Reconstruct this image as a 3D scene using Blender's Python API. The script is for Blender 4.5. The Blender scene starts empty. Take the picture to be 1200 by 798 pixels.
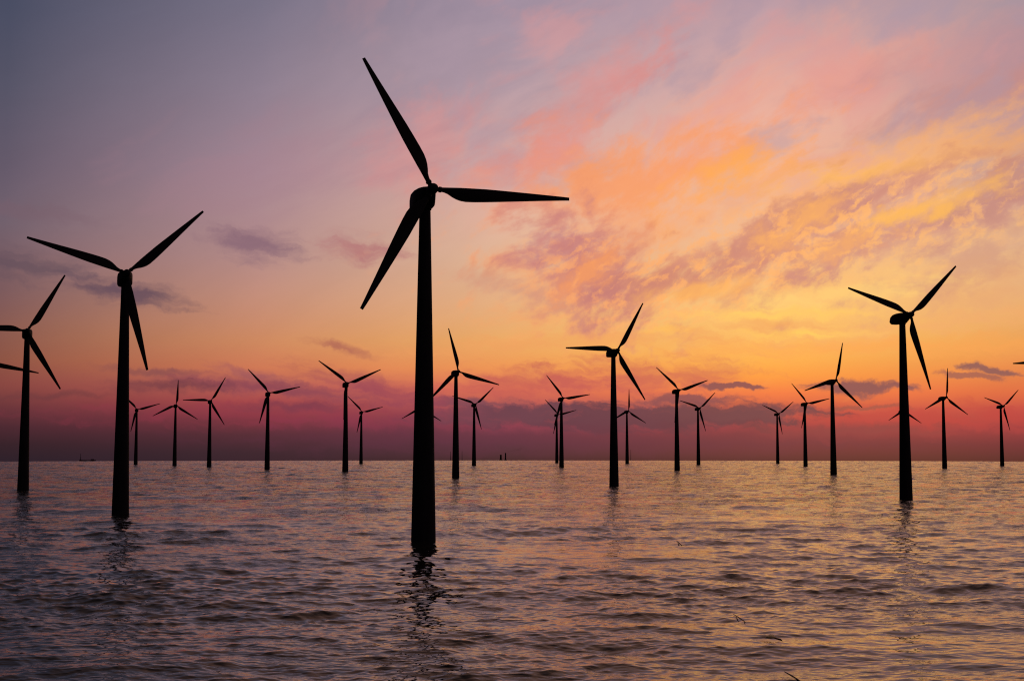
import bpy, bmesh, math, random
import numpy as np
from mathutils import Matrix, Vector

random.seed(7)
rng = np.random.default_rng(11)
scene = bpy.context.scene
COL = scene.collection
rad = math.radians

# ------------------------------------------------------------------ camera, sky, sun, exposure
CAM_H = 18.8                 # metres above the water
CURVE = 270e3                # radius of the sea's curvature (gives the near horizon of the photograph)
FOCAL = 1600.0               # focal length in units of a 1200 wide picture
PITCH = 4.35

cam_data = bpy.data.cameras.new("camera")
cam = bpy.data.objects.new("camera", cam_data)
COL.objects.link(cam)
cam.location = (0, 0, CAM_H)
cam.rotation_euler = (rad(90 + PITCH), 0, 0)
cam_data.sensor_fit = 'HORIZONTAL'
cam_data.sensor_width = 36.0
cam_data.lens = 36.0 * FOCAL / 1200.0
cam_data.clip_start = 0.5
cam_data.clip_end = 20000
scene.camera = cam

scene.view_settings.view_transform = 'Standard'
scene.view_settings.look = 'None'
scene.view_settings.gamma = 1
scene.view_settings.exposure = 0
scene.view_settings.use_curve_mapping = False
scene.cycles.max_bounces = 6
scene.cycles.glossy_bounces = 3
scene.cycles.use_denoising = False
scene.cycles.pixel_filter_type = 'BLACKMAN_HARRIS'
scene.cycles.filter_width = 1.15
scene.cycles.sample_clamp_indirect = 4

SUN_AZ, SUN_EL = 15.0, 2.5   # degrees: to the right of the view axis, just above the horizon
sun_data = bpy.data.lights.new("sun", 'SUN')
sun_data.energy = 0.008
sun_data.angle = rad(14)
sun_data.color = (1.0, 0.55, 0.25)
sun = bpy.data.objects.new("sun", sun_data)
COL.objects.link(sun)
sdir = Vector((math.sin(rad(SUN_AZ)) * math.cos(rad(SUN_EL)), math.cos(rad(SUN_AZ)) * math.cos(rad(SUN_EL)), math.sin(rad(SUN_EL))))
sun.rotation_euler = sdir.to_track_quat('Z', 'Y').to_euler()


def lin(c):
    out = []
    for v in c:
        v = v / 255.0
        out.append(v / 12.92 if v <= 0.04045 else ((v + 0.055) / 1.055) ** 2.4)
    return (out[0], out[1], out[2], 1.0)


def azel(x, y):
    """azimuth and elevation in degrees of a direction given on the 1200 x 798 view"""
    p = rad(PITCH)
    u, v = (x - 600) / FOCAL, (399 - y) / FOCAL
    d = Vector((u, math.cos(p) - v * math.sin(p), math.sin(p) + v * math.cos(p))).normalized()
    return math.degrees(math.atan2(d.x, d.y)), math.degrees(math.asin(d.z))


class Nodes:
    def __init__(self, tree):
        self.t = tree

    def new(self, kind, **kw):
        n = self.t.nodes.new(kind)
        for k, v in kw.items():
            setattr(n, k, v)
        return n

    def put(self, sock, v):
        if isinstance(v, bpy.types.NodeSocket):
            self.t.links.new(v, sock)
        elif v is not None:
            sock.default_value = v

    def math(self, op, a, b=None, c=None, clamp=False):
        n = self.new('ShaderNodeMath', operation=op, use_clamp=clamp)
        for i, v in enumerate((a, b, c)):
            self.put(n.inputs[i], v) if v is not None else None
        return n.outputs[0]

    def maprange(self, v, a, b, c=0.0, d=1.0, smooth=True):
        n = self.new('ShaderNodeMapRange', interpolation_type='SMOOTHSTEP' if smooth else 'LINEAR')
        self.put(n.inputs['Value'], v)
        for k, q in zip(('From Min', 'From Max', 'To Min', 'To Max'), (a, b, c, d)):
            self.put(n.inputs[k], q)
        return n.outputs[0]

    def mix(self, f, a, b):
        n = self.new('ShaderNodeMix', data_type='RGBA')
        self.put(n.inputs[0], f)
        self.put(n.inputs[6], a)
        self.put(n.inputs[7], b)
        return n.outputs[2]

    def noise(self, vec, scale, detail=4.0, rough=0.55, dist=0.0, dims='2D', color=False):
        n = self.new('ShaderNodeTexNoise', noise_dimensions=dims)
        self.put(n.inputs['Vector'], vec)
        n.inputs['Scale'].default_value = scale
        n.inputs['Detail'].default_value = detail
        n.inputs['Roughness'].default_value = rough
        n.inputs['Distortion'].default_value = dist
        return n.outputs['Color' if color else 'Fac']

    def mapping(self, vec, loc=(0, 0, 0), rot=0.0, scale=(1, 1, 1), kind='TEXTURE'):
        n = self.new('ShaderNodeMapping', vector_type=kind)
        self.put(n.inputs['Vector'], vec)
        n.inputs['Location'].default_value = loc
        n.inputs['Rotation'].default_value = (0, 0, rot)
        n.inputs['Scale'].default_value = scale
        return n.outputs[0]

    def vmath(self, op, a, b=None, out=0):
        n = self.new('ShaderNodeVectorMath', operation=op)
        self.put(n.inputs[0], a)
        if b is not None:
            self.put(n.inputs[1], b)
        return n.outputs[out]


world = bpy.data.worlds.new("World")
scene.world = world
world.use_nodes = True
wt = world.node_tree
wt.nodes.clear()
N = Nodes(wt)

tc = N.new('ShaderNodeTexCoord')
sep = N.new('ShaderNodeSeparateXYZ')
wt.links.new(tc.outputs['Generated'], sep.inputs[0])
DX, DY, DZ = sep.outputs
AZ = N.math('MULTIPLY', N.math('ARCTAN2', DX, DY), 180 / math.pi)
EL = N.math('MULTIPLY', N.math('ARCSINE', DZ), 180 / math.pi)
comb = N.new('ShaderNodeCombineXYZ')
N.put(comb.inputs[0], AZ)
N.put(comb.inputs[1], EL)
P0 = comb.outputs[0]

# twilight colours of the clear sky by elevation, at five bearings (given at view heights, x and y)
COLUMNS = {
    0: [(538, 40, 30, 42), (520, 50, 32, 42), (500, 72, 38, 50), (480, 100, 48, 58), (450, 135, 68, 65), (420, 140, 82, 68),
        (380, 135, 88, 80), (340, 122, 88, 92), (300, 120, 92, 100), (260, 112, 95, 108), (200, 100, 88, 105), (100, 85, 83, 102), (0, 72, 76, 98)],
    300: [(538, 52, 34, 46), (530, 55, 36, 48), (510, 80, 42, 55), (490, 120, 50, 65), (470, 165, 70, 75), (450, 185, 95, 85), (430, 205, 118, 85),
          (400, 205, 135, 95), (350, 195, 140, 120), (300, 180, 138, 135), (200, 160, 132, 145), (100, 140, 125, 142), (0, 118, 112, 132)],
    600: [(538, 60, 36, 48), (534, 68, 40, 54), (520, 80, 46, 64), (500, 116, 52, 76), (480, 165, 75, 85), (455, 220, 110, 85), (430, 238, 150, 85), (400, 235, 170, 100),
          (350, 228, 175, 130), (300, 224, 180, 148), (250, 224, 178, 156), (200, 214, 166, 158), (100, 186, 158, 166), (0, 164, 145, 162)],
    900: [(538, 74, 36, 52), (534, 84, 40, 56), (520, 104, 44, 64), (500, 148, 52, 72), (480, 200, 85, 72), (460, 238, 120, 70), (440, 248, 155, 68), (420, 248, 175, 80),
          (380, 248, 192, 105), (350, 248, 195, 120), (300, 240, 185, 135), (200, 238, 182, 150), (150, 230, 182, 162), (100, 216, 170, 164), (0, 186, 154, 164)],
    1200: [(538, 66, 28, 46), (534, 76, 32, 50), (520, 100, 36, 58), (500, 145, 46, 66), (480, 188, 66, 70), (460, 215, 100, 68), (430, 225, 132, 75), (400, 230, 158, 85),
           (350, 228, 170, 115), (300, 222, 175, 135), (250, 218, 170, 140), (180, 208, 158, 135), (130, 200, 148, 138), (80, 184, 142, 146), (0, 168, 146, 156)],
}
ABOVE = {0: [(26, 84, 74, 84), (34, 92, 76, 78), (55, 66, 58, 62), (90, 28, 31, 46)],  # unseen sky above the view, warmed to tint the sea's reflections
         300: [(26, 138, 110, 112), (34, 150, 110, 100), (55, 100, 80, 78), (90, 28, 31, 46)],
         600: [(26, 174, 136, 126), (34, 184, 136, 116), (55, 124, 98, 90), (90, 28, 31, 46)],
         900: [(26, 192, 146, 130), (34, 196, 144, 118), (55, 130, 102, 90), (90, 28, 31, 46)],
         1200: [(26, 174, 136, 124), (34, 180, 134, 112), (55, 120, 96, 86), (90, 28, 31, 46)]}
# the sky goes on falling off in brightness beyond both edges of the view
for side, src, k in ((-800, 0, 0.70), (2000, 1200, 0.80)):
    COLUMNS[side] = [(y, r * k, g * k, b_ * (k + 0.04)) for y, r, g, b_ in COLUMNS[src]]
    ABOVE[side] = [(e, r * k, g * k, b_ * (k + 0.04)) for e, r, g, b_ in ABOVE[src]]
E0, E1 = -3.0, 90.0


def epos(e):
    return math.sqrt(max(0.0, (e - E0) / (E1 - E0)))


T = N.math('SQRT', N.math('MAXIMUM', N.math('DIVIDE', N.math('SUBTRACT', EL, E0), E1 - E0), 0.0))


def ramp(stops):
    n = N.new('ShaderNodeValToRGB')
    n.color_ramp.interpolation = 'LINEAR'
    els = n.color_ramp.elements
    stops = sorted(stops)
    while len(els) < len(stops):
        els.new(0.5)
    for el, (p, c) in zip(els, stops):
        el.position = p
    for el, (p, c) in zip(els, stops):
        el.color = c
    N.put(n.inputs[0], T)
    return n.outputs[0]


prev = None
for x in sorted(COLUMNS):
    st = [(epos(azel(min(max(x, 0), 1200), y)[1]), lin((r, g, b))) for y, r, g, b in COLUMNS[x]]
    st += [(epos(e), lin((r, g, b))) for e, r, g, b in ABOVE[x]]
    c = ramp(st)
    a = azel(x, 400)[0]
    if prev is None:
        base = c
    else:
        base = N.mix(N.maprange(AZ, prev, a, smooth=False), base, c)
    prev = a
# the dusk side of the sky, away from the sunset
DUSK = ramp([(0.0, lin((10, 11, 17))), (epos(2), lin((14, 15, 22))), (epos(12), lin((20, 21, 31))), (epos(40), lin((24, 26, 38))), (1.0, lin((28, 31, 46)))])
away = N.maprange(N.math('ABSOLUTE', AZ), 24.0, 85.0)
away = N.math('MULTIPLY', away, N.maprange(EL, 85.0, 50.0))
base = N.mix(away, base, DUSK)

# noise fields shared by the clouds: high cirrus drawn out up to the right, low cloud drawn out level
warp = N.vmath('SUBTRACT', N.noise(P0, 0.16, 2.0, 0.45, color=True), (0.5, 0.5, 0.5))
PW = N.vmath('ADD', P0, N.vmath('MULTIPLY', warp, (2.6, 1.6, 0.0)))
warp2 = N.vmath('SUBTRACT', N.noise(P0, 0.7, 5.0, 0.62, color=True), (0.5, 0.5, 0.5))
PC = N.vmath('ADD', P0, N.vmath('MULTIPLY', warp2, (1.5, 0.8, 0.0)))          # gently warped sky position
n_streak = N.noise(N.mapping(PW, rot=rad(24), scale=(5.0, 1.4, 1)), 1.0, 7.0, 0.58)
n_fine = N.noise(N.mapping(PW, (3, 9, 0), rad(34), (1.6, 1.0, 1)), 1.0, 7.0, 0.58)
n_grain = N.noise(N.mapping(PC, (13, 4, 0), rad(30), (0.75, 0.34, 1)), 1.0, 5.0, 0.55)
n_low = N.noise(N.mapping(PC, (7, 2, 0), rad(-5), (2.2, 0.5, 1)), 1.0, 6.0, 0.62)
c_streak = N.math('SUBTRACT', n_streak, 0.5)
c_fine = N.math('SUBTRACT', n_fine, 0.5)
c_grain = N.math('SUBTRACT', n_grain, 0.5)
c_low = N.math('SUBTRACT', n_low, 0.5)
c_high = N.math('MULTIPLY_ADD', c_streak, 0.8, N.math('MULTIPLY_ADD', c_grain, 0.18, N.math('MULTIPLY', c_fine, 0.9)))

sky = base
PXD = 27.9   # view units per degree


PC_NOW, N_CLOUDS = PC, 0


def position():
    """the warped sky position; now and then chained to the clouds so far, so that the shader is evaluated in order"""
    global PC_NOW, N_CLOUDS
    N_CLOUDS += 1
    if N_CLOUDS % 6 == 0:
        n = N.new('ShaderNodeVectorMath', operation='MULTIPLY_ADD')
        N.put(n.inputs[0], sky)
        n.inputs[1].default_value = (1e-9, 1e-9, 1e-9)
        N.put(n.inputs[2], PC)
        PC_NOW = n.outputs[0]
    return PC_NOW


def cloud(x, y, rx, ry, rot, col, opac, rag=2.0, field=None, inner=0.0, outer=1.35):
    global sky
    a, e = azel(x, y)
    m = N.mapping(position(), (a, e, 0), rad(rot), (rx / PXD, ry / PXD, 1))
    r = N.vmath('LENGTH', m, out=1)
    r = N.math('MULTIPLY_ADD', field if field is not None else c_high, rag, r)
    f = N.maprange(r, outer, inner, 0.0, opac)
    sky = N.mix(f, sky, lin(col))


# ---- broad soft cirrus veils
cloud(960, 125, 220, 90, 22, (240, 174, 152), 0.6, 2.0, c_streak)
cloud(1000, 90, 110, 30, 25, (232, 152, 138), 0.5, 2.2)
cloud(1180, 60, 200, 50, 15, (182, 140, 150), 0.5, 2.5, c_streak)
cloud(1120, 120, 170, 22, 17, (196, 136, 130), 0.5, 2.5)
cloud(560, 60, 220, 80, 35, (150, 135, 155), 0.35, 2.5, c_streak)
cloud(690, 125, 140, 36, 42, (218, 140, 136), 0.45, 2.2)
cloud(750, 85, 60, 20, 35, (222, 136, 130), 0.5, 2.4)
cloud(620, 195, 110, 40, 15, (234, 138, 114), 0.65, 2.2)
cloud(830, 150, 110, 40, 40, (238, 160, 140), 0.5, 2.0, c_streak)
cloud(500, 170, 90, 50, 30, (222, 142, 138), 0.4, 2.2)
cloud(330, 200, 170, 60, 10, (172, 130, 142), 0.35, 2.4, c_streak)
# ---- mottled pink and mauve veil high up
n_big = N.noise(N.mapping(PW, (21, 5, 0), rad(30), (4.2, 2.6, 1)), 1.0, 5.0, 0.55)
high = N.math('MULTIPLY', N.maprange(EL, 7.5, 13.0), N.maprange(AZ, -11.0, 3.0))
sky = N.mix(N.math('MULTIPLY', high, N.maprange(n_big, 0.48, 0.70, 0.0, 0.42)), sky, lin((224, 152, 148)))
sky = N.mix(N.math('MULTIPLY', high, N.maprange(n_big, 0.5, 0.32, 0.0, 0.45)), sky, lin((170, 148, 164)))
# ---- orange and gold lit bands
cloud(760, 235, 210, 75, 14, (248, 168, 118), 0.65, 2.2)
cloud(775, 208, 190, 36, 16, (250, 154, 96), 0.62, 2.6)
cloud(860, 205, 90, 26, 20, (255, 172, 84), 0.8, 2.0)
cloud(1050, 195, 220, 34, 14, (252, 180, 106), 0.65, 2.4)
cloud(1190, 160, 90, 26, 20, (234, 162, 100), 0.5, 2.4)
cloud(1000, 330, 260, 70, 8, (252, 192, 112), 0.5, 2.6, c_streak)
cloud(690, 340, 120, 60, 0, (248, 160, 100), 0.6, 3.0, c_fine)
# ---- mauve shaded cloud
cloud(655, 285, 68, 36, -25, (188, 130, 138), 0.9, 2.6)
cloud(690, 318, 95, 66, -30, (208, 132, 122), 0.9, 2.2, c_fine)
cloud(705, 335, 66, 40, -35, (192, 120, 118), 0.75, 2.8, c_fine)
cloud(785, 328, 62, 22, 0, (204, 132, 112), 0.75, 3.0, c_fine)
cloud(900, 302, 130, 52, 26, (206, 132, 116), 0.85, 2.4)
cloud(985, 262, 140, 44, 20, (206, 138, 124), 0.7, 2.4)
cloud(1080, 268, 150, 30, 14, (204, 142, 134), 0.7, 2.6)
cloud(1020, 228, 130, 24, 12, (202, 138, 126), 0.7, 2.8)
cloud(1180, 215, 80, 28, 20, (192, 132, 124), 0.75, 2.6)
cloud(1150, 300, 120, 34, 20, (200, 144, 130), 0.6, 3.0)
cloud(1140, 350, 120, 24, 14, (224, 160, 116), 0.5, 3.0)
cloud(600, 340, 70, 16, -15, (206, 148, 128), 0.6, 3.0)
cloud(860, 245, 60, 20, 40, (236, 170, 135), 0.5, 2.8)
# ---- glowing grain on the edges of the cloudlets
def grain(x, y, rx, ry, rot, col, opac):
    global sky
    a, e = azel(x, y)
    r = N.vmath('LENGTH', N.mapping(position(), (a, e, 0), rad(rot), (rx / PXD, ry / PXD, 1)), out=1)
    f = N.math('MULTIPLY', N.maprange(r, 1.2, 0.3, 0.0, opac), N.maprange(N.math('MULTIPLY_ADD', c_fine, 0.8, c_grain), -0.06, 0.26))
    sky = N.mix(f, sky, lin(col))


grain(715, 325, 130, 80, 0, (254, 168, 104), 0.65)
grain(900, 290, 200, 70, 22, (255, 176, 106), 0.75)
grain(1080, 250, 190, 70, 14, (255, 184, 110), 0.6)
# ---- gold flecks
cloud(1098, 236, 80, 14, 14, (255, 188, 92), 0.65, 3.4)
cloud(1045, 252, 60, 11, 8, (255, 186, 90), 0.7, 3.0)
cloud(1000, 205, 90, 10, 8, (255, 186, 88), 0.6, 3.0)
cloud(935, 262, 60, 20, 35, (255, 178, 96), 0.7, 3.0, c_fine)
cloud(990, 285, 60, 16, 15, (255, 178, 96), 0.6, 3.0, c_fine)
cloud(820, 342, 70, 12, 10, (255, 182, 92), 0.7, 3.0, c_fine)
cloud(690, 318, 50, 18, 40, (252, 160, 92), 0.7, 3.4, c_fine)
cloud(905, 368, 110, 9, 0, (255, 204, 100), 0.85, 2.0, c_low)
cloud(950, 392, 90, 5, 0, (255, 206, 96), 0.8, 1.6, c_low)
cloud(780, 388, 40, 6, 0, (255, 188, 90), 0.7, 1.6, c_low)
cloud(890, 382, 110, 8, 2, (240, 168, 100), 0.6, 2.2, c_low)
cloud(1010, 408, 300, 12, 0, (246, 160, 84), 0.55, 2.6, c_low)
cloud(700, 400, 240, 12, 2, (238, 158, 96), 0.5, 2.6, c_low)
cloud(1120, 378, 200, 12, 6, (238, 168, 108), 0.5, 2.6, c_low)
cloud(1000, 344, 130, 12, 6, (255, 210, 120), 0.5, 2.8, c_low)
# ---- small grey-mauve clouds on the left
cloud(296, 286, 62, 20, -8, (134, 100, 116), 0.85, 1.8, c_low)
cloud(146, 342, 78, 15, -7, (92, 70, 88), 0.85, 1.8, c_low)
cloud(425, 293, 52, 16, -6, (178, 112, 116), 0.8, 2.0, c_low)
cloud(20, 308, 80, 18, -4, (92, 74, 88), 0.65, 2.0, c_low)
cloud(30, 248, 90, 16, -4, (120, 92, 104), 0.4, 2.0, c_low)
# ---- low bank and bars near the horizon
cloud(330, 484, 230, 16, 0, (146, 52, 74), 0.5, 2.4, c_low)
cloud(480, 494, 150, 12, 0, (136, 50, 78), 0.5, 2.4, c_low)
cloud(1080, 492, 240, 18, 0, (182, 54, 66), 0.7, 2.4, c_low)
cloud(620, 500, 120, 8, 0, (150, 58, 82), 0.6, 2.4, c_low)
cloud(740, 446, 130, 26, 0, (196, 92, 86), 0.7, 2.4, c_low)
cloud(620, 452, 120, 22, 0, (190, 84, 86), 0.6, 2.4, c_low)
cloud(740, 490, 230, 18, 0, (88, 52, 74), 0.95, 2.0, c_low, 0.45, 1.1)
cloud(560, 474, 70, 9, 0, (112, 66, 86), 0.8, 2.0, c_low, 0.3, 1.1)
cloud(800, 470, 90, 9, 0, (112, 66, 84), 0.8, 2.0, c_low, 0.3, 1.1)
cloud(590, 486, 130, 15, 2, (100, 58, 78), 0.9, 1.6, c_low, 0.3, 1.1)
cloud(700, 514, 420, 18, 0, (92, 44, 68), 0.6, 1.6, c_low)
cloud(860, 482, 130, 12, 0, (100, 58, 76), 0.9, 1.6, c_low, 0.3, 1.1)
cloud(1000, 503, 130, 8, 0, (118, 54, 70), 0.7, 1.5, c_low)
cloud(1005, 455, 78, 10, 0, (128, 76, 86), 0.97, 1.3, c_low, 0.5, 1.0)
cloud(860, 452, 50, 5, -3, (132, 76, 84), 0.95, 1.3, c_low, 0.4, 1.0)
cloud(1160, 432, 42, 6, -9, (132, 84, 88), 0.95, 1.4, c_low, 0.4, 1.0)
cloud(1140, 440, 44, 5, -6, (150, 88, 84), 0.85, 1.6, c_low, 0.3, 1.0)
cloud(1010, 476, 60, 4, 0, (150, 76, 74), 0.8, 1.4, c_low, 0.3, 1.0)
cloud(300, 440, 60, 8, -13, (158, 86, 92), 0.8, 1.6, c_low)
cloud(330, 456, 150, 11, -6, (136, 66, 84), 0.85, 1.7, c_low)
cloud(450, 460, 110, 16, -14, (150, 66, 86), 0.8, 1.8, c_low)
cloud(350, 476, 70, 7, 0, (118, 54, 76), 0.8, 1.5, c_low)
cloud(400, 408, 44, 6, -13, (172, 98, 86), 0.8, 1.6, c_low)
cloud(195, 452, 70, 8, 0, (100, 52, 68), 0.7, 1.6, c_low)
cloud(175, 434, 60, 5, -3, (128, 74, 78), 0.6, 1.6, c_low)
cloud(70, 463, 70, 5, 0, (100, 54, 62), 0.5, 1.5, c_low)

# faint unevenness everywhere, plus the clear-air glow of a physical sky with the sun on the horizon
n = N.new('ShaderNodeVectorMath', operation='SCALE')
N.put(n.inputs[0], sky)
N.put(n.inputs['Scale'], N.math('MULTIPLY_ADD', c_streak, 0.10, 1.0))
sky = n.outputs[0]
nish = N.new('ShaderNodeTexSky', sky_type='NISHITA')
nish.sun_disc = False
nish.sun_elevation = rad(SUN_EL)
nish.sun_rotation = rad(SUN_AZ)
bg_sky = N.new('ShaderNodeBackground')
N.put(bg_sky.inputs['Color'], sky)
bg_sky.inputs['Strength'].default_value = 1.0
bg_nish = N.new('ShaderNodeBackground')
N.put(bg_nish.inputs['Color'], nish.outputs[0])
bg_nish.inputs['Strength'].default_value = 0.002
addsh = N.new('ShaderNodeAddShader')
wt.links.new(bg_sky.outputs[0], addsh.inputs[0])
wt.links.new(bg_nish.outputs[0], addsh.inputs[1])
wo = N.new('ShaderNodeOutputWorld')
wt.links.new(addsh.outputs[0], wo.inputs['Surface'])
world.cycles.sampling_method = 'MANUAL'
world.cycles.sample_map_resolution = 512


# ------------------------------------------------------------------ materials
def material(name):
    m = bpy.data.materials.new(name)
    m.use_nodes = True
    m.node_tree.nodes.clear()
    M = Nodes(m.node_tree)
    out = M.new('ShaderNodeOutputMaterial')
    b = M.new('ShaderNodeBsdfPrincipled')
    m.node_tree.links.new(b.outputs[0], out.inputs['Surface'])
    return m, M, b


def painted(name, a, b_, rough=0.75):
    m, M, b = material(name)
    co = M.new('ShaderNodeTexCoord').outputs['Object']
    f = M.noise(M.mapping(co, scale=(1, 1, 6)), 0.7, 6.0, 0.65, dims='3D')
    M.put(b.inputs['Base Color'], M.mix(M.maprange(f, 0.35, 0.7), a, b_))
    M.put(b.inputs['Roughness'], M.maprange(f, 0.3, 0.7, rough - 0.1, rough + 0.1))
    b.inputs['Specular IOR Level'].default_value = 0.12
    return m


M_TOWER = painted("tower_silhouette_paint", (0.026, 0.026, 0.029, 1), (0.020, 0.019, 0.021, 1))  # near-black: the backlit silhouette is put into the tower's colour
M_BLADE = painted("blade_silhouette_paint", (0.026, 0.026, 0.028, 1), (0.020, 0.020, 0.022, 1), 0.7)  # blades, hub and nacelle also carry the backlit shade in their colour
M_DARK = painted("weathered_steel", (0.035, 0.033, 0.032, 1), (0.022, 0.020, 0.020, 1))
M_HAZE_GREY = painted("haze_grey_paint", (0.12, 0.08, 0.10, 1), (0.10, 0.07, 0.09, 1))  # purple-grey puts distance haze into the colour of masts and ship
M_REED = painted("wet_reed", (0.020, 0.014, 0.010, 1), (0.035, 0.022, 0.012, 1), 0.6)
M_LEAF = painted("pale_leaf", (0.80, 0.66, 0.30, 1), (0.72, 0.56, 0.24, 1), 0.5)

M_SEA, M, b = material("sea_water")
b.inputs['IOR'].default_value = 1.34
b.inputs['Roughness'].default_value = 0.02
co = M.new('ShaderNodeTexCoord').outputs['Object']
tint = M.noise(co, 0.02, 3.0, 0.5)
M.put(b.inputs['Base Color'], M.mix(tint, (0.012, 0.012, 0.010, 1), (0.018, 0.019, 0.015, 1)))
r1 = M.noise(M.mapping(co, rot=rad(5), scale=(2.6, 1.1, 1)), 1.0, 2.0, 0.5, 0.5)
r2 = M.noise(M.mapping(co, rot=rad(-9), scale=(1.0, 0.42, 1)), 1.0, 1.5, 0.5, 0.4)
hgt = M.math('MULTIPLY_ADD', r1, 0.26, M.math('MULTIPLY', r2, 0.085))
gp = M.new('ShaderNodeNewGeometry').outputs['Position']
far = M.maprange(M.vmath('LENGTH', gp, out=1), 150.0, 700.0, 0.22, 1.9)
patch = M.noise(M.mapping(co, rot=rad(4), scale=(70.0, 28.0, 1)), 1.0, 4.0, 0.6, 0.6)
hgt = M.math('MULTIPLY', hgt, M.math('MULTIPLY', far, M.maprange(patch, 0.35, 0.68, 0.55, 1.5)))
bump = M.new('ShaderNodeBump')
bump.inputs['Strength'].default_value = 1.0
bump.inputs['Distance'].default_value = 1.0
M.put(bump.inputs['Height'], hgt)
M.put(b.inputs['Normal'], bump.outputs[0])


# ------------------------------------------------------------------ the sea: one sheet round the camera's foot out past the horizon
def build_sea():
    r = [0.05, 4, 9, 15, 22, 30, 38, 46, 54, 61, 67, 72, 76]
    d = 78.0
    while d < 3600:
        r.append(d)
        d += min(0.32 * d * d / (FOCAL * CAM_H), 2.0)
    r += [3700, 4000, 4600]
    r = np.array(r)
    dense = np.linspace(rad(-26), rad(26), 1240)
    rest = np.linspace(rad(26), rad(334), 104)[1:-1]
    th = np.concatenate([dense, rest])
    dth = np.diff(np.append(th, th[0] + 2 * math.pi))
    dth = np.maximum(dth, np.roll(dth, 1))
    dr = np.gradient(r)
    R, TH = np.meshgrid(r, th, indexing='ij')
    X = (R * np.sin(TH)).astype(np.float64)
    Y = (R * np.cos(TH)).astype(np.float64)
    Z = -(X * X + Y * Y) / (2 * CURVE)
    x0, y0 = X.copy(), Y.copy()
    lam, ang, slope = [], [], []
    for lo, hi, n_, sg, spread in ((20.0, 60.0, 14, 0.035, 25), (6.5, 20.0, 26, 0.070, 38), (2.2, 6.5, 44, 0.092, 42), (0.55, 2.2, 60, 0.102, 38)):
        lam += list(np.exp(rng.uniform(math.log(lo), math.log(hi), n_)))
        ang += list(rad(-95) + rng.normal(0, rad(spread), n_))   # travelling towards the camera, a little across it
        slope += [sg * math.sqrt(2.0 / n_)] * n_
    K = len(lam)
    ph = rng.uniform(0, 2 * math.pi, K)
    gust = np.ones_like(X)
    for _ in range(5):                                   # patches of calmer and rougher water
        l = rng.uniform(40, 140); a = rng.uniform(0, math.pi)
        gust += 0.10 * np.sin(2 * math.pi / l * (x0 * math.cos(a) + y0 * math.sin(a)) + rng.uniform(0, 6.28))
    for i in range(K):
        k = 2 * math.pi / lam[i]
        amp = slope[i] / k
        cx, cy = math.cos(ang[i]), math.sin(ang[i])
        wr = np.clip((lam[i] / np.maximum(dr * max(abs(cy), 0.5), 1e-3) - 2.0) / 1.2, 0, 1)
        use = np.nonzero(wr > 0)[0]
        if not len(use):
            continue
        w_, h_ = use[0], use[-1] + 1
        sl = slice(w_, h_)
        wt_ = np.clip((lam[i] / np.maximum(np.outer(r[sl], dth) * max(abs(cx), 0.3), 1e-3) - 2.0) / 1.2, 0, 1)
        w = amp * wr[sl, None] * wt_ * gust[sl]
        q = k * (x0[sl] * cx + y0[sl] * cy) + ph[i]
        sn, cs = np.sin(q), np.cos(q)
        Z[sl] += w * cs
        X[sl] -= 1.0 * w * cx * sn
        Y[sl] -= 1.0 * w * cy * sn
    nr, nt = X.shape
    me = bpy.data.meshes.new("sea")
    me.vertices.add(nr * nt)
    me.vertices.foreach_set("co", np.stack([X, Y, Z], -1).astype(np.float32).ravel())
    idx = np.arange(nr * nt).reshape(nr, nt)
    nx = np.roll(idx, -1, 1)
    f = np.stack([idx[:-1], idx[1:], nx[1:], nx[:-1]], -1).reshape(-1, 4)
    me.loops.add(f.size)
    me.loops.foreach_set("vertex_index", f.ravel().astype(np.int32))
    me.polygons.add(len(f))
    me.polygons.foreach_set("loop_start", (np.arange(len(f)) * 4).astype(np.int32))
    me.polygons.foreach_set("use_smooth", np.ones(len(f), dtype=bool))
    me.update(calc_edges=True)
    me.materials.append(M_SEA)
    o = bpy.data.objects.new("sea", me)
    o["kind"] = "structure"
    o["label"] = "rippled open sea reflecting the orange and purple sunset sky"
    COL.objects.link(o)
    return o


sea = build_sea()


# ------------------------------------------------------------------ helpers
def obj(name, me, parent=None, mat=None):
    o = bpy.data.objects.new(name, me)
    COL.objects.link(o)
    if parent:
        o.parent = parent
    if mat and not me.materials:
        me.materials.append(mat)
    return o


def tag(o, label, cat, group=None):
    o["label"] = label
    o["category"] = cat
    if group:
        o["group"] = group
    return o


def empty(name, loc):
    o = bpy.data.objects.new(name, None)
    o.empty_display_size = 1
    o.location = loc
    COL.objects.link(o)
    return o


def loft(name, rings, smooth=True, cap=True):
    """rings: lists of equally many points; joined into one closed skin"""
    bm = bmesh.new()
    R = [[bm.verts.new(p) for p in ring] for ring in rings]
    n = len(R[0])
    for a, b_ in zip(R, R[1:]):
        for i in range(n):
            bm.faces.new((a[i], a[(i + 1) % n], b_[(i + 1) % n], b_[i]))
    if cap:
        bm.faces.new(list(reversed(R[0])))
        bm.faces.new(R[-1])
    bmesh.ops.recalc_face_normals(bm, faces=bm.faces)
    for f in bm.faces:
        f.smooth = smooth and len(f.verts) == 4
    me = bpy.data.meshes.new(name)
    bm.to_mesh(me)
    bm.free()
    return me


def circle(r, z, n=40):
    return [(r * math.cos(2 * math.pi * i / n), r * math.sin(2 * math.pi * i / n), z) for i in range(n)]


def sea_level(x, y):
    return -(x * x + y * y) / (2 * CURVE)


# ------------------------------------------------------------------ the wind turbine (hub height 65 m, blades 27 m)
HUB_H, OVERHANG, BLADE_R = 65.3, 4.9, 27.4
YAW, TILT, CONE = 20.0, 4.0, 2.0


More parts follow.
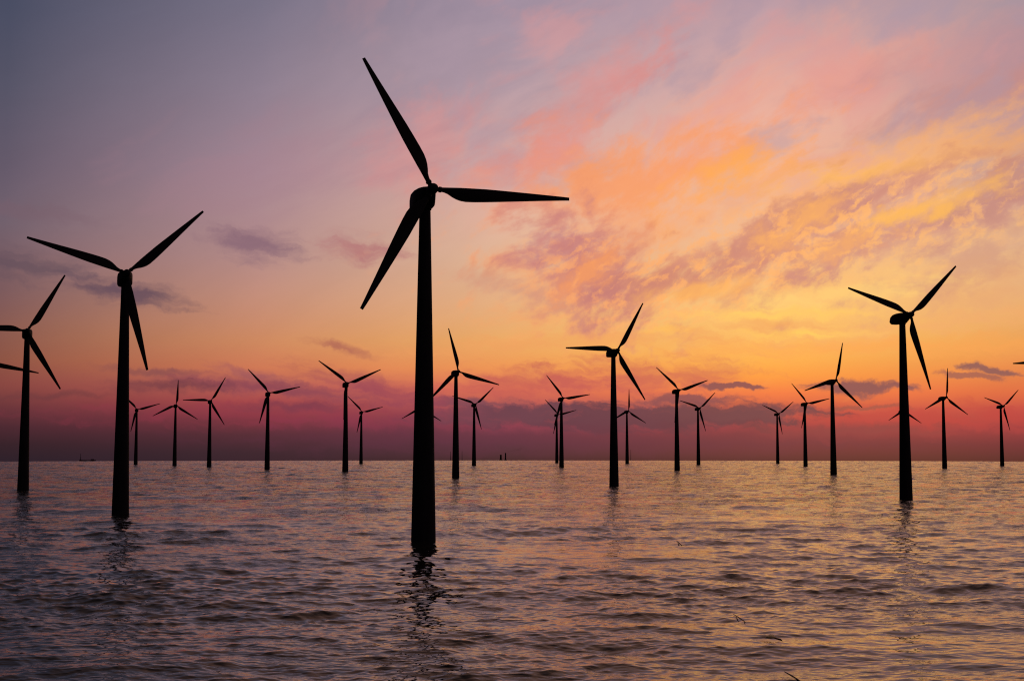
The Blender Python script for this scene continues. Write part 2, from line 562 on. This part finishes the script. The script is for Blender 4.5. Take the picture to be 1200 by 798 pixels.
def tower_mesh():
    rings = []
    zt = HUB_H - 2.35
    r0, r1 = 2.32, 1.06
    def rr(z):
        return r0 + (r1 - r0) * max(0.0, z) / zt
    for z in (-9.0, 0.0, 10.0, 20.0, 30.0, 40.0, 50.0, zt - .6):
        rings.append(circle(rr(z), z))
    rings += [circle(rr(zt - .5), zt - .5), circle(rr(zt) + .16, zt - .48), circle(rr(zt) + .16, zt - .05), circle(rr(zt), zt + .3)]
    return loft("tower", rings)


def nacelle_mesh():
    # (y, bottom, top, half width, squareness) relative to the hub's height
    secs = [(-3.7, -1.0, .95, .95, 2.4), (-3.1, -1.3, 1.15, 1.2, 3.0), (-1.8, -1.85, 1.32, 1.55, 4.0), (-.4, -2.42, 1.36, 1.9, 4.6), (1.5, -2.52, 1.28, 2.05, 5.0),
            (3.4, -2.52, 1.02, 2.0, 5.0), (4.75, -2.5, .45, 1.75, 5.0), (4.85, -2.46, .36, 1.73, 5.0), (6.1, -1.75, -1.0, 1.1, 4.0), (6.15, -1.65, -1.12, 1.0, 4.0)]
    rings = []
    n = 36
    for y, zb, zt, w, p in secs:
        ring = []
        for i in range(n):
            t = 2 * math.pi * i / n
            c, s = math.cos(t), math.sin(t)
            ring.append((w * math.copysign(abs(c) ** (2 / p), c), y, HUB_H + (zb + zt) / 2 + (zt - zb) / 2 * math.copysign(abs(s) ** (2 / p), s)))
        rings.append(ring)
    return loft("nacelle", rings)


def hub_mesh():
    rings = []
    prof = [(1.45, .7), (1.3, .9), (.8, 1.0), (0, 1.04), (-.7, .98), (-1.2, .8), (-1.55, .5), (-1.68, .16)]
    n = 32
    for y, r in prof:
        rings.append([(r * math.cos(2 * math.pi * i / n), y, r * math.sin(2 * math.pi * i / n)) for i in range(n)])
    return loft("hub", rings)


def blade_mesh():
    rings = []
    n = 28
    stations = [.03, .045, .046, .062, .063, .085, .11, .14, .17, .20, .24, .30, .38, .48, .58, .68, .78, .87, .94, .985, 1.0]
    def lerp(t, pts):
        for (a, va), (b_, vb) in zip(pts, pts[1:]):
            if t <= b_:
                u = (t - a) / (b_ - a)
                return va + (vb - va) * u
        return pts[-1][1]
    for t in stations:
        r = t * BLADE_R
        le = lerp(t, [(0, -.43), (.07, -.43), (.2, -.62), (.4, -.72), (.7, -.56), (.97, -.36), (1, -.32)])
        te = lerp(t, [(0, .43), (.075, .43), (.11, .78), (.15, 1.42), (.19, 1.84), (.24, 2.0), (.32, 1.93), (.5, 1.52), (.75, .88), (.97, .36), (1, .31)])
        th = lerp(t, [(0, .86), (.075, .86), (.11, .80), (.15, .68), (.2, .58), (.3, .46), (.5, .30), (.75, .17), (1, .07)])
        if t in (.046, .062):
            le -= .12; te += .12; th += .24
        rnd = lerp(t, [(0, 1), (.08, 1), (.2, 0), (1, 0)])
        tw = rad(lerp(t, [(0, 14), (.2, 12), (.5, 5), (1, 0)]))
        y0 = -r * math.sin(rad(CONE))
        ring = []
        for i in range(n):
            a = 2 * math.pi * i / n
            u = (1 - math.cos(a)) / 2                       # 0 leading edge, 1 trailing edge
            half_c = .5 * math.sin(a)
            naca = 2.6 * (.2969 * math.sqrt(u) - .126 * u - .3516 * u * u + .2843 * u ** 3 - .1036 * u ** 4) * (1 if a < math.pi else -1)
            yy = th * (rnd * half_c + (1 - rnd) * naca)
            xx = le + (te - le) * u
            ring.append((xx * math.cos(tw) - yy * math.sin(tw), y0 + xx * math.sin(tw) + yy * math.cos(tw), r))
        rings.append(ring)
    return loft("blade", rings)


ME_TOWER, ME_NAC, ME_HUB, ME_BLADE = tower_mesh(), nacelle_mesh(), hub_mesh(), blade_mesh()
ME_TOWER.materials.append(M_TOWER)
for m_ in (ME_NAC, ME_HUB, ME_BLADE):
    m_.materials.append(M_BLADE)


def rotor_matrix(phase):
    return Matrix.Translation((0, -OVERHANG * math.cos(rad(TILT)), HUB_H + OVERHANG * math.sin(rad(TILT)))) @ Matrix.Rotation(rad(-TILT), 4, 'X') @ Matrix.Rotation(rad(90 - phase), 4, 'Y')


TURBINES = [  # x, y, scale, rotor phase, label
    (-17.7, 275.0, 1.064, 119.0, "tallest, nearest wind turbine in black silhouette, its thick tower standing left of the picture's centre"),
    (-109.0, 382.5, 1.015, 42.0, "large silhouetted turbine at left, two blades in a wide V, third along its tower"),
    (-202.4, 568.2, 1.012, 59.0, "leftmost whole tower, a silhouetted turbine with its level blade cut by the frame"),
    (-445.0, 1620.9, 0.995, 15.0, "small far turbine just right of the big left tower, which hides its upper blade"),
    (-363.6, 1477.0, 0.995, 86.0, "small turbine with an upright blade, second tower right of the big V-bladed turbine"),
    (-299.2, 1354.3, 0.995, 59.0, "small turbine at left with one blade pointing level to the left"),
    (-209.9, 1175.1, 0.995, 12.0, "turbine standing alone midway between the two biggest towers at left, one blade hanging down left"),
    (-126.4, 1039.4, 1.020, 23.0, "V-bladed turbine next left of the biggest tower, its third blade hidden along its tower"),
    (-190.9, 1732.9, 0.995, 14.0, "small far turbine close behind the mid-distance V-bladed one, left of the biggest tower"),
    (-33.8, 822.8, 0.970, 103.0, "mid-sized turbine just right of the biggest tower, one blade reaching behind that tower"),
    (-40.4, 1457.4, 0.995, 42.0, "small turbine standing just left of the two dark chimneys on the horizon"),
    (46.7, 1292.6, 0.995, 8.0, "nearer, taller of two turbines almost in line, right of the horizon chimneys"),
    (60.5, 1849.6, 0.995, 13.0, "farther, smaller of two turbines almost in line, right of the horizon chimneys"),
    (47.6, 640.1, 0.964, 59.0, "large turbine right of centre with one blade level to the left"),
    (142.7, 1698.5, 0.995, 87.0, "small far turbine with an upright blade close right of the large tower right of centre"),
    (132.9, 1103.4, 0.983, 18.0, "V-bladed turbine right of centre whose third blade is hidden against its tower"),
    (215.3, 1582.7, 0.995, 42.0, "small turbine close right of the V-bladed one right of centre, lower blade hanging right"),
    (349.5, 1802.3, 0.995, 36.0, "small far turbine at right, leftmost of three in a row before a low cloud bank"),
    (305.5, 1426.6, 0.995, 11.0, "turbine at right in the middle of three, with one blade hanging down beside its tower"),
    (219.7, 936.8, 0.976, 76.0, "mid-sized turbine at right, rightmost and tallest of three, before a dark cloud bar"),
    (138.6, 483.0, 0.987, 42.0, "biggest turbine on the right with its pointed nacelle tail showing to the left"),
    (399.0, 1264.3, 0.995, 84.0, "turbine right of the biggest right-hand tower, one blade pointing straight up"),
    (535.0, 1496.0, 0.995, 41.0, "rightmost turbine with a whole tower, small, near the right edge"),
    (-288.4, 749.7, 0.995, 107.0, "turbine beyond the left edge showing only a blade tip behind the leftmost tower"),
    (-106.0, 1584.7, 0.995, 87.0, "far turbine hidden behind the biggest tower, only two blade tips sticking out at its sides"),
    (476.3, 1668.8, 0.995, 86.0, "far turbine hidden behind the biggest right-hand tower, two lower blades sticking out"),
    (299.1, 764.6, 0.995, 62.0, "turbine beyond the right edge showing only a level blade tip in the yellow sky"),
]
GROUP = "wind turbines standing in the sea"


def turbine(x, y, s, phase, label):
    t = empty("wind_turbine", (x, y, sea_level(x, y)))
    t.rotation_euler = (0, 0, rad(YAW))
    t.scale = (s, s, s)
    tag(t, label, "wind turbine", GROUP)
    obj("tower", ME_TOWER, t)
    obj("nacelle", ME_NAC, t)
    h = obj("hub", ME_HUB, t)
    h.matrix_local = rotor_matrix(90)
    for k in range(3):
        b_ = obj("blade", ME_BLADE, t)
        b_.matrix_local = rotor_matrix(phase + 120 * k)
    return t


for row in TURBINES:
    turbine(*row)


# ------------------------------------------------------------------ far things on the horizon
def ground_at(px, dist):
    a = rad(azel(px, 530)[0])
    x, y = dist * math.sin(a), dist * math.cos(a)
    return x, y, sea_level(x, y)


def chimney(px, dist, h, r0, r1, label):
    x, y, z = ground_at(px, dist)
    t = empty("chimney", (x, y, z))
    tag(t, label, "chimney", "chimneys on the horizon")
    st = [circle(r0, -6, 20), circle(r0 * .97, 1.0, 20), circle(r0 * .9, 2.0, 20), circle(r1, h - 1.2, 20), circle(r1 * 1.12, h - 1.1, 20), circle(r1 * 1.12, h, 20), circle(r1 * .8, h + .02, 20), circle(r1 * .78, h - 1, 20)]
    obj("stack", loft("stack", st), t, M_DARK)
    obj("base_block", loft("base_block", [circle(r0 * 1.5, -6, 8), circle(r0 * 1.5, 2.6, 8), circle(r0 * 1.35, 3.0, 8)], smooth=False), t, M_DARK)
    return t


chimney(586.9, 3000, 13.0, 2.3, 1.9, "shorter, stouter of the two dark chimneys on the horizon")
chimney(592.4, 3000, 17.0, 1.7, 1.3, "taller, slimmer of the two dark chimneys on the horizon")

# thin drifting smoke from the taller chimney
m_smoke = bpy.data.materials.new("smoke")
m_smoke.use_nodes = True
m_smoke.node_tree.nodes.clear()
S = Nodes(m_smoke.node_tree)
so = S.new('ShaderNodeOutputMaterial')
sv = S.new('ShaderNodeVolumePrincipled')
sv.inputs['Color'].default_value = (0.10, 0.07, 0.09, 1)
sv.inputs['Density'].default_value = 0.014
m_smoke.node_tree.links.new(sv.outputs[0], so.inputs['Volume'])
sx, sy, sz = ground_at(592.4, 3000)
rings = []
for i in range(13):
    u = i / 12
    cx = 1 + 36 * u
    cz = 17.3 + 10 * u + 1.2 * math.sin(5 * u)
    rr = .8 + 3.2 * u + .4 * math.sin(17 * u)
    rr *= 1 if u < .95 else .5
    rings.append([(cx + .4 * rr * math.cos(q), rr * math.sin(q), cz + rr * .8 * math.cos(q)) for q in [2 * math.pi * j / 14 for j in range(14)]])
smoke = obj("smoke", loft("smoke", rings), None, m_smoke)
smoke.location = (sx, sy, sz)
smoke["kind"] = "stuff"
smoke["label"] = "thin smoke drifting right from the taller chimney on the horizon"
smoke["category"] = "smoke"


def mast(px, h, label):
    x, y, z = ground_at(px, 3100)
    t = empty("horizon_mast", (x, y, z))
    tag(t, label, "mast", "faint masts on the horizon")
    obj("pole", loft("pole", [circle(.75, -5, 12), circle(.6, 4, 12), circle(.28, h, 12)]), t, M_HAZE_GREY)
    obj("platform", loft("platform", [circle(1.2, 2.0, 12), circle(1.3, 2.4, 12), circle(1.2, 2.8, 12)]), t, M_HAZE_GREY)
    return t


mast(528, 21, "leftmost faint thin mast on the horizon, just right of the biggest tower")
mast(541.5, 22, "faint thin mast on the horizon, the middle one, left of the two chimneys")
mast(739.2, 25, "rightmost faint thin mast on the horizon, close beside a small turbine")


def ship():
    x, y, z = ground_at(103, 3050)
    t = empty("ship", (x, y, z))
    t.rotation_euler = (0, 0, rad(18))
    tag(t, "low dark ship on the horizon at left, one thin mast at its end", "ship")
    rings = []
    for xx, w, zt in ((-17, .3, 4.2), (-15, 1.6, 3.8), (-10, 2.6, 3.2), (0, 2.8, 3.0), (10, 2.7, 3.1), (15, 2.2, 3.4), (16.5, 1.4, 3.6)):
        rings.append([(xx, -w * .8, -4), (xx, w * .8, -4), (xx, w, zt), (xx, -w, zt)])
    obj("hull", loft("hull", rings, smooth=False), t, M_HAZE_GREY)
    obj("mast", loft("mast", [circle(.75, 0, 12), circle(.6, 8, 12), circle(.3, 17.5, 12)]), t, M_HAZE_GREY).location = (-14.5, 0, 0)
    obj("wheelhouse", loft("wheelhouse", [[(6, -1.8, 3.0), (13, -1.8, 3.0), (13, 1.8, 3.0), (6, 1.8, 3.0)], [(6.3, -1.6, 5.0), (12.6, -1.6, 5.0), (12.6, 1.6, 5.0), (6.3, 1.6, 5.0)]], smooth=False), t, M_HAZE_GREY)
    return t


ship()


# ------------------------------------------------------------------ scraps floating in the foreground
def tube(name, pts, radii, n=10):
    rings = []
    for i, p in enumerate(pts):
        a = Vector(pts[max(0, i - 1)])
        b_ = Vector(pts[min(len(pts) - 1, i + 1)])
        d = (b_ - a).normalized()
        u = d.orthogonal().normalized()
        v = d.cross(u)
        rings.append([tuple(Vector(p) + radii[i] * (u * math.cos(q) + v * math.sin(q))) for q in [2 * math.pi * j / n for j in range(n)]])
    return loft(name, rings)


def water_point(px, py):
    """where a spot of the water seen in the photograph lies"""
    p = rad(PITCH)
    u, v = (px - 600) / FOCAL, (399 - py) / FOCAL
    d = Vector((u, math.cos(p) - v * math.sin(p), math.sin(p) + v * math.cos(p)))
    s = CAM_H / -d.z
    return Vector((d.x * s, d.y * s, 0))


bpy.context.view_layer.update()
dg = bpy.context.evaluated_depsgraph_get()


def surface(x, y):
    ok, loc, nor, fi = sea.ray_cast(Vector((x, y, 30)), Vector((0, 0, -1)))
    return loc.z if ok else sea_level(x, y)


def reed(p0, p1, r, label):
    a, b_ = water_point(*p0), water_point(*p1)
    n = 9
    pts = []
    ends = [surface(a.x, a.y), surface(b_.x, b_.y)]
    side = Vector((-(b_ - a).y, (b_ - a).x, 0)).normalized()
    need = 0.0
    for i in range(n):
        u = i / (n - 1)
        q = a.lerp(b_, u) + side * .05 * math.sin(math.pi * u)
        z = ends[0] + (ends[1] - ends[0]) * u
        need = max(need, surface(q.x, q.y) - z)
        pts.append([q.x - a.x, q.y - a.y, z])
    pts = [(x_, y_, z_ + min(need, .3) + .06) for x_, y_, z_ in pts]
    o = obj("floating_reed", tube("floating_reed", pts, [r * (.35 + .65 * math.sin(math.pi * (i + .6) / n)) for i in range(n)]), None, M_REED)
    o.location = (a.x, a.y, 0)
    tag(o, label, "reed", "dark reeds floating in the foreground")
    return o


reed((859.5, 718.5), (874, 731), .06, "thin dark reed lying slanted on the water, above the scrap with a pale leaf")
reed((919, 784.5), (940, 799), .065, "thin dark reed nearest the camera, at the bottom edge of the picture")
reed((843.5, 693), (848, 696.5), .055, "short dark reed, highest of the three in the right foreground")
reed((793, 633), (799, 638.5), .09, "short dark reed far out in the water right of centre, alone")

a = water_point(905, 753)
t = empty("floating_scrap", (a.x, a.y, max(surface(a.x + i_ * .4, a.y + j_ * .5) for i_ in (-2, -1, 0, 1, 2) for j_ in (-2, -1, 0, 1, 2)) - .02))
tag(t, "small dark floating scrap with a pale yellow leaf on it, in the right foreground", "driftwood")
obj("stalk", tube("stalk", [(-1.0, 1.2, .10), (-.5, .9, .14), (0, .6, .16), (.45, .15, .17), (.70, -.4, .16), (.78, -.9, .08)], [.03, .05, .07, .08, .09, .03]), t, M_REED)
obj("leaf", loft("leaf", [[(xx, .45 - w, .20), (xx, .45, .25 + .3 * w), (xx, .45 + w, .22 + .7 * w), (xx, .45, .19 + .2 * w)] for xx, w in ((-.5, .04), (-.3, .26), (0, .40), (.3, .30), (.48, .05))]), t, M_LEAF)
